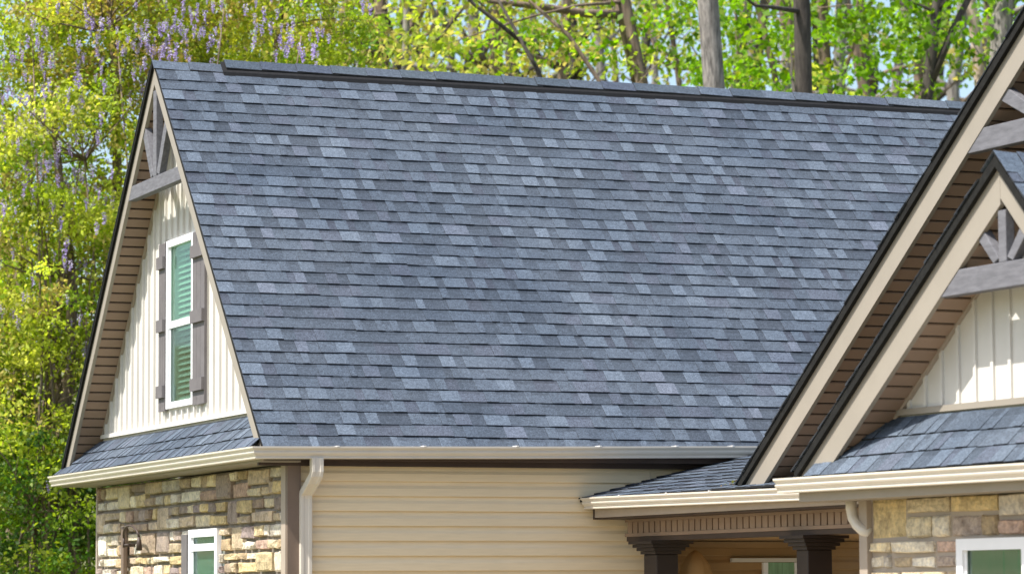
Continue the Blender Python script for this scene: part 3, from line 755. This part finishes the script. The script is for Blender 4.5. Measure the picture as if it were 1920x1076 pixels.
# folded canvas umbrella standing on the porch
um = bpy.data.objects.new('patio_umbrella', None); link(um); um.location = (3.33, -.25, 0)
um['label'] = 'tan folded canvas umbrella standing behind the left porch column'; um['category'] = 'umbrella'
rings = []
for zz, rad in ((1.15, .20), (1.4, .22), (1.75, .17), (1.92, .11), (2.0, .05), (2.03, .01)):
    rings.append([(rad*(1+.06*math.cos(8*a))*math.cos(a), rad*(1+.06*math.cos(8*a))*math.sin(a), zz) for a in (2*math.pi*k/24 for k in range(24))])
MB().loft(rings).build('canopy', M['canvas'], um, True)
MB().tube([(0, 0, 0.05), (0, 0, 1.3)], [.02, .02], 8).build('pole', M['brown'], um)
MB().tube([(0, 0, 0), (0, 0, .06)], [.22, .2], 20).build('base', M['bark_dark'], um)

# ------------------------------------------------------------------ trees
def spot(px, py, d):                                       # a point d metres ahead of the camera position, along the line to that place
    v = _f + _r2*(px-960)/F_PX + _u2*(538-py)/F_PX; return Vector(CAM + v*d)
def leaf_mesh(name, cents, nrm_up, size, cols, seed, mat, jit=.35, aspect=.62):
    """cents Nx3; one folded four-cornered leaf at each."""
    g = np.random.default_rng(seed); n = len(cents)
    d = g.normal(size=(n, 3)); d[:, 2] -= .35; d /= np.linalg.norm(d, axis=1)[:, None]
    up = g.normal(size=(n, 3)); up[:, 2] += nrm_up; s = np.cross(d, up); s /= np.linalg.norm(s, axis=1)[:, None]+1e-9
    nn = np.cross(s, d)
    L = size*g.uniform(1-jit, 1+jit, n)[:, None]; Wd = L*aspect
    a = cents; b = cents+d*L*.5+s*Wd*.5+nn*L*.08; c = cents+d*L; e = cents+d*L*.5-s*Wd*.5+nn*L*.08
    V = np.stack([a, b, c, e], 1).reshape(-1, 3)
    me = bpy.data.meshes.new(name); me.vertices.add(4*n); me.vertices.foreach_set('co', V.astype(np.float32).ravel())
    me.loops.add(4*n); me.loops.foreach_set('vertex_index', np.arange(4*n, dtype=np.int32))
    me.polygons.add(n); me.polygons.foreach_set('loop_start', np.arange(0, 4*n, 4, dtype=np.int32))
    me.update(calc_edges=True); me.materials.append(mat)
    at = me.color_attributes.new('tone', 'FLOAT_COLOR', 'CORNER')
    C = np.ones((n, 4, 4), np.float32); C[:, :, :3] = cols[:, None, :]; at.data.foreach_set('color', C.ravel())
    return me
PAL = {'green': [(.13, .27, .015), (.19, .36, .02), (.25, .42, .03), (.32, .47, .04)],
       'yellow': [(.36, .46, .055), (.47, .55, .07), (.52, .55, .10), (.30, .43, .05), (.44, .38, .11)],
       'olive': [(.34, .40, .05), (.46, .48, .06), (.46, .36, .10), (.28, .36, .045)],
       'deep': [(.06, .13, .02), (.11, .21, .025), (.20, .30, .03), (.30, .38, .045)]}
def crown(seed, center, rad, n_clump, per, size, pal, flat=.45, spread=.33):
    g = np.random.default_rng(seed); P = []; C = []
    palette = np.array(PAL[pal])
    for k in range(n_clump):
        v = g.normal(size=3); v /= np.linalg.norm(v); v *= g.uniform(.25, 1)**.5
        c = np.array(center)+v*np.array(rad)
        m = int(per*g.uniform(.5, 1.5)); sp = spread*g.uniform(.6, 1.4)
        q = g.normal(size=(m, 3))*sp; q[:, 2] *= flat
        P.append(c+q); base = palette[g.integers(len(palette))]*g.uniform(.5, 1.15)
        C.append(base*g.uniform(.75, 1.25, (m, 1)))
    return np.concatenate(P), np.concatenate(C).astype(np.float32)
def tree(name, label, cat, trunk_pts, radii, bark, crowns, group=None, branches=(), seed=0):
    b = trunk_pts[0]; root = bpy.data.objects.new(name, None); link(root)
    gz = ground_z(b[0], b[1]); root.location = (b[0], b[1], gz)
    root['label'] = label; root['category'] = cat
    if group: root['group'] = group
    mb = MB(); o = Vector((b[0], b[1], gz))
    mb.tube([Vector(p)-o for p in trunk_pts], radii, 10)
    for pts, rr in branches: mb.tube([Vector(p)-o for p in pts], rr, 6)
    mb.build('trunk', M[bark], root, True)
    for (P, C, size, nu) in crowns:
        me = leaf_mesh('crown', P-np.array(o), nu, size, C, seed+len(P), M['leaf'])
        link(bpy.data.objects.new('crown', me), root)['kind'] = 'stuff'
    return root
def trunk_line(p_low, p_top, d, r_low, r_top, wob=.06, seed=0, extra=6.0, d2=None):
    """straight-ish trunk through two places, from the ground up."""
    rr = random.Random(seed); a = spot(*p_low, d); b = spot(*p_top, d2 or d); v = (b-a); v /= max(.3, v.z)
    z0 = ground_z(a.x, a.y)-.1
    pts = []; rad = []; n = 10; zt_ = b.z+extra
    lean = max(0, a.z-z0); v_low = Vector((v.x*.35, v.y*.35, 1))
    base = a-v_low*(a.z-z0)
    for k in range(n+1):
        z = z0+(zt_-z0)*k/n
        p = base+v_low*(z-z0) if z < a.z else a+v*(z-a.z)
        w = Vector((rr.gauss(0, wob), rr.gauss(0, wob), 0)) if 0 < k else Vector((0, 0, 0))
        pts.append(p+w); t = (z-z0)/(b.z-z0); rad.append(max(.015, (r_low*1.15*(1-t)+r_top*t) if t < 1 else r_top*(1-.55*(t-1)/(max(.01, (zt_-b.z)/(b.z-z0))))))
    return pts, rad
def twigs(seed, origin_pts, n, length, rad):
    rr = random.Random(seed); out = []
    for k in range(n):
        p = Vector(rr.choice(origin_pts)); d = Vector((rr.gauss(0, 1), rr.gauss(0, 1), rr.uniform(.1, 1.2))).normalized()
        pts = [p]; L = length*rr.uniform(.5, 1.3)
        for j in range(4):
            d = (d+Vector((rr.gauss(0, .25), rr.gauss(0, .25), rr.gauss(0, .18)))).normalized(); pts.append(pts[-1]+d*L/4)
        out.append((pts, [rad, rad*.75, rad*.55, rad*.35, rad*.15]))
    return out

# large trunks seen above the ridge
def named_tree(name, label, low, top, d, rl, rt, bark, crowns=(), cat='tree', seed=1, br=(), tw=4, group=None, extra=6.0):
    pts, rad = trunk_line(low, top, d, rl, rt, .04, seed, extra)
    b = list(br) + twigs(seed, [p for p in pts[3:9]], tw+7, 2.4, rt*.32)
    return tree(name, label, cat, pts, rad, bark, crowns, group, b, seed)
def cr(seed, px, py, d, rad, nc, per, size, pal, flat=.4, spread=.23, nu=1.2):
    P, C = crown(seed, spot(px, py, d), rad, nc, per, size, pal, flat, spread); return (P, C, size, nu)
named_tree('oak_tree', 'thick straight grey trunk rising behind the middle of the ridge', (1340, 170), (1322, 0), 40, .145, .132, 'bark_grey', [cr(1, 1290, -260, 50.8, (3, 3, 1.3), 31, 32, .13, 'yellow')], seed=1)
named_tree('maple_tree', 'brown forked trunk with a long branch reaching left above the ridge', (1216, 165), (1172, 0), 42, .085, .08, 'bark_brown',
           [cr(2, 1130, 20, 42.8, (2.4, 1.6, .9), 31, 32, .11, 'green')], seed=2,
           br=[([spot(1168, 28, 42), spot(1100, 26, 41.8), spot(1020, 14, 41.5), spot(915, 2, 41)], [.06, .055, .045, .03]),
               ([spot(1196, 160, 42.2), spot(1178, 90, 42.1), spot(1165, 30, 42), spot(1150, -60, 42)], [.07, .065, .06, .05])])
named_tree('beech_tree', 'dark smooth trunk among bright green leaves right of the ridge middle', (1508, 170), (1498, 20), 42.5, .125, .115, 'bark_dark', [cr(3, 1500, 60, 44.8, (2.2, 1.6, 1.2), 35, 40, .115, 'green')], seed=3)
named_tree('birch_tree', 'brownish trunk just right of the dark one above the ridge', (1553, 178), (1546, 50), 47, .10, .09, 'bark_brown', [cr(4, 1620, 40, 45.8, (2.3, 1.6, 1.3), 35, 40, .115, 'green')], seed=4)
named_tree('young_maple', 'thin leaning trunk between the thick grey and dark trunks', (1462, 175), (1415, 0), 46, .05, .045, 'bark_brown', [cr(5, 1400, 70, 45.8, (1.3, 1.2, .9), 20, 36, .11, 'green')], seed=5)
named_tree('forked_tree', 'dark forked tree standing near the right end of the ridge', (1742, 195), (1764, 0), 44, .11, .075, 'bark_dark', [cr(6, 1680, 110, 43.8, (1.4, 1.2, .7), 22, 40, .11, 'green')], seed=6,
           br=[([spot(1748, 150, 44), spot(1785, 60, 44.1), spot(1815, 0, 44.2), spot(1850, -80, 44.3)], [.06, .05, .045, .035])])
named_tree('snag_tree', 'pale tan broken trunk beside the porch gable edge', (1838, 150), (1820, 0), 48, .10, .085, 'bark_pale', [cr(7, 1830, 60, 52.8, (1.6, 1.2, 1.1), 22, 28, .11, 'green')], seed=7)
named_tree('ash_tree', 'pale grey trunk at the top right corner', (1880, 60), (1893, 0), 46, .16, .15, 'bark_grey', [cr(8, 1900, -200, 46.8, (2, 2, 1), 15, 24, .12, 'green')], seed=8)
named_tree('hornbeam_tree', 'slim grey trunk behind the left part of the long branch', (1052, 155), (1057, 40), 52, .085, .08, 'bark_grey', [cr(9, 1000, 50, 50.8, (2.4, 2, 1.1), 21, 32, .11, 'yellow')], seed=9)
named_tree('leaning_sapling', 'dark curved sapling leaning left above the ridge', (1025, 152), (985, 85), 40, .038, .03, 'bark_dark', [cr(10, 900, 60, 40.8, (1.6, 1.2, .7), 19, 32, .10, 'yellow')], seed=10,
           br=[([spot(985, 85, 40), spot(930, 40, 40), spot(890, 10, 40), spot(840, -40, 40)], [.03, .026, .022, .015])], extra=.6)
named_tree('brown_sapling', 'slender brown sapling leaning left below the forked trunk', (1140, 152), (1060, 75), 41, .035, .028, 'bark_brown', [cr(11, 1090, 90, 41.8, (1.0, 1, .5), 11, 28, .10, 'yellow')], seed=11, extra=1.0)
named_tree('dogwood_tree', 'loose yellow-green tree left of the ridge middle', (760, 130), (770, 0), 46, .06, .05, 'bark_grey', [cr(12, 760, 60, 44.8, (2.4, 1.8, .9), 28, 33, .10, 'yellow')], seed=12)
named_tree('elm_tree', 'pale yellow-green tree above the left third of the ridge', (640, 125), (655, 0), 48, .09, .08, 'bark_brown', [cr(13, 620, 30, 43.8, (2.2, 1.6, 1.1), 30, 36, .105, 'yellow')], seed=13)
named_tree('redbud_tree', 'dark brown trunk wrapped in wisteria near the gable peak', (400, 110), (393, 0), 38, .07, .065, 'bark_dark', [cr(14, 430, 60, 38.3, (1.6, 1.1, .9), 41, 40, .10, 'olive')], seed=14)
# far wood: slender trunks, some pale
bk = ['bark_grey', 'bark_brown', 'bark_dark']; kinds = ['grey', 'brown', 'dark']; cnt = [0, 0, 0]
ORD = ['first', 'second', 'third', 'fourth', 'fifth', 'sixth', 'seventh', 'eighth', 'ninth', 'tenth', 'eleventh', 'twelfth', 'thirteenth', 'fourteenth', 'fifteenth']
rr = random.Random(99)
for k in range(42):
    px = 320+k*38+rr.uniform(-14, 14); d = rr.uniform(45, 76); r_ = rr.uniform(.05, .14); t_ = k % 3
    if 1290 < px < 1370: px += 60
    pts, rad = trunk_line((px, 180), (px+rr.uniform(-35, 35), 0), d, r_, r_*.85, .05, k+200, 8)
    P, C = crown(k+300, spot(px+rr.uniform(-60, 60), rr.uniform(-120, 160), d), (2.6, 2.0, 1.2), 8, 30, .12, rr.choice(('yellow', 'green', 'yellow')), .5, .28)
    lab = 'slender %s tree in the far wood, %s of that bark colour from the left' % (kinds[t_], ORD[cnt[t_]]); cnt[t_] += 1
    tree('woodland_tree', lab, 'tree', pts, rad, bk[t_], [(P, C, .12, .8)], 'far woodland trees', twigs(k, pts[3:9], 15, 3.4, r_*.46), k)

# leafy mass left of the gable: wisteria climbing over trees
mass = [(60, 120, 36, 'yellow', 'yellow-green vine-covered tree at the top left corner'), (190, 60, 35.5, 'olive', 'olive-gold vine-covered tree above left of the gable peak'),
        (160, 300, 35, 'yellow', 'bright yellow-green tree beside the upper gable'), (40, 380, 38, 'green', 'pale green tree at the left edge, halfway up'),
        (110, 520, 35, 'yellow', 'golden-green tree left of the gable window'), (40, 640, 36, 'yellow', 'yellow-green bushy tree low at the left edge'),
        (90, 780, 35, 'yellow', 'sunlit yellow-green shrub left of the skirt roof'), (60, 960, 34.5, 'deep', 'dark green shrub in the bottom left corner'),
        (150, 930, 36, 'deep', 'green shrub against the stone wall corner'), (330, 20, 36.5, 'olive', 'olive vine-covered tree just above the gable peak'), (520, 50, 38, 'yellow', 'yellow-green vine-covered tree above the left end of the ridge')]
for k, (px, py, d, pal, lab) in enumerate(mass):
    c = spot(px, py, d); bx, by = c.x+.2*math.sin(k*2.1), c.y+.3
    z0 = ground_z(bx, by)
    n = 7; pts = [(bx+.12*math.sin(k+j*1.3), by+.1*math.cos(k*2+j), z0-.05+(c.z+.8-z0)*j/n) for j in range(n+1)]; rad = [.09*(1-.75*j/n)+.012 for j in range(n+1)]
    crs = [cr(400+k, px, py, d, (1.15, .9, 1.05), 105, 88, .056, pal, .6, .13, .9), cr(450+k, px, py, d+.8, (1.3, .7, 1.2), 40 if py > 500 else 16, 60, .07, 'deep' if py > 700 else 'yellow', .6, .24, .6)]
    tree('leafy_shrub' if py > 700 else 'vine_covered_tree', lab, 'shrub' if py > 700 else 'tree', pts, rad, 'bark_brown', crs, 'leafy growth left of the house', twigs(k+50, [spot(px, py, d)]*3, 12, 1.3, .014), k)
# wisteria blossom: hanging racemes
def raceme(seed):
    g = np.random.default_rng(seed); n = 46; t = g.uniform(0, 1, n); a = g.uniform(0, 2*np.pi, n); r = .055*(1-t*.85)*g.uniform(.5, 1, n)
    P = np.stack([r*np.cos(a), r*np.sin(a), -t*.26], 1)
    pal = np.array([(.36, .29, .53), (.48, .41, .66), (.60, .55, .74), (.29, .21, .46)]); C = (pal[g.integers(4, size=n)]*g.uniform(.85, 1.15, (n, 1))).astype(np.float32)
    return leaf_mesh('flower_cluster', P, .5, .036, C, seed, M['petal'], .3, .8)
RAC = [raceme(k) for k in range(5)]
def wisteria(label, patches, seed):
    rr = random.Random(seed); c = spot(patches[0][0], patches[0][1], 35)
    root = bpy.data.objects.new('wisteria_vine', None); link(root); gz = ground_z(c.x, c.y); root.location = (c.x, c.y, gz)
    root['label'] = label; root['category'] = 'vine'; root['group'] = 'wisteria vines in bloom'
    o = Vector((c.x, c.y, gz)); mb = MB()
    tips = [spot(p[0], p[1]-p[3]*.6, 35) for p in patches]
    for t in tips:
        q = [o+(t-o)*f+Vector((rr.gauss(0, .1), rr.gauss(0, .1), 0))*(f < 1) for f in (0, .25, .5, .75, 1)]; mb.tube([p-o for p in q], [.018, .015, .012, .01, .007], 6)
    mb.build('stem', M['bark_brown'], root, True)
    for (px, py, sx_, sy_, n) in patches:
        for k in range(n):
            p = spot(px+rr.gauss(0, sx_), py+rr.gauss(0, sy_), 34.4+rr.uniform(-.3, .9)); s = rr.uniform(.28, .64)
            inst('flower_cluster', rr.choice(RAC), Matrix.Translation(p-o) @ Matrix.Rotation(rr.uniform(0, 6), 4, 'Z') @ Matrix.Scale(s, 4), root)['kind'] = 'stuff'
wisteria('lilac wisteria in bloom across the top left, around the gable peak', [(290, 75, 60, 36, 56), (420, 30, 110, 24, 44), (220, 110, 60, 50, 34), (565, 80, 30, 20, 22)], 1)
wisteria('pale lilac wisteria hanging down the far left edge', [(85, 170, 45, 60, 46), (60, 270, 50, 70, 44), (150, 340, 55, 60, 36), (70, 360, 45, 90, 36), (60, 70, 60, 50, 24)], 2)
wisteria('sparse lilac wisteria sprays beside the gable window and below', [(150, 250, 40, 40, 8), (190, 350, 25, 30, 6), (140, 600, 25, 30, 6), (125, 670, 15, 15, 4), (60, 540, 40, 90, 16), (85, 900, 15, 15, 4), (120, 450, 40, 50, 14)], 3)

# dead leaves caught where the porch gable meets the porch roof
g_ = np.random.default_rng(5); n_ = 70
uu = 2.75+np.abs(g_.normal(0, .12, n_)); xx = XB+.02+g_.uniform(0, .9, n_)**1.6
P_ = np.array([T(a, b, -.385+PSL*(a-1.165)+.022) for a, b in zip(xx, uu)])
C_ = (np.array([(.20, .12, .06), (.30, .20, .09), (.16, .17, .05)])[g_.integers(3, size=n_)]*g_.uniform(.6, 1.2, (n_, 1))).astype(np.float32)
lo_ = link(bpy.data.objects.new('leaf_litter', leaf_mesh('leaf_litter', P_, 3.0, .032, C_, 5, M['leaf'])), o_); lo_['kind'] = 'stuff'
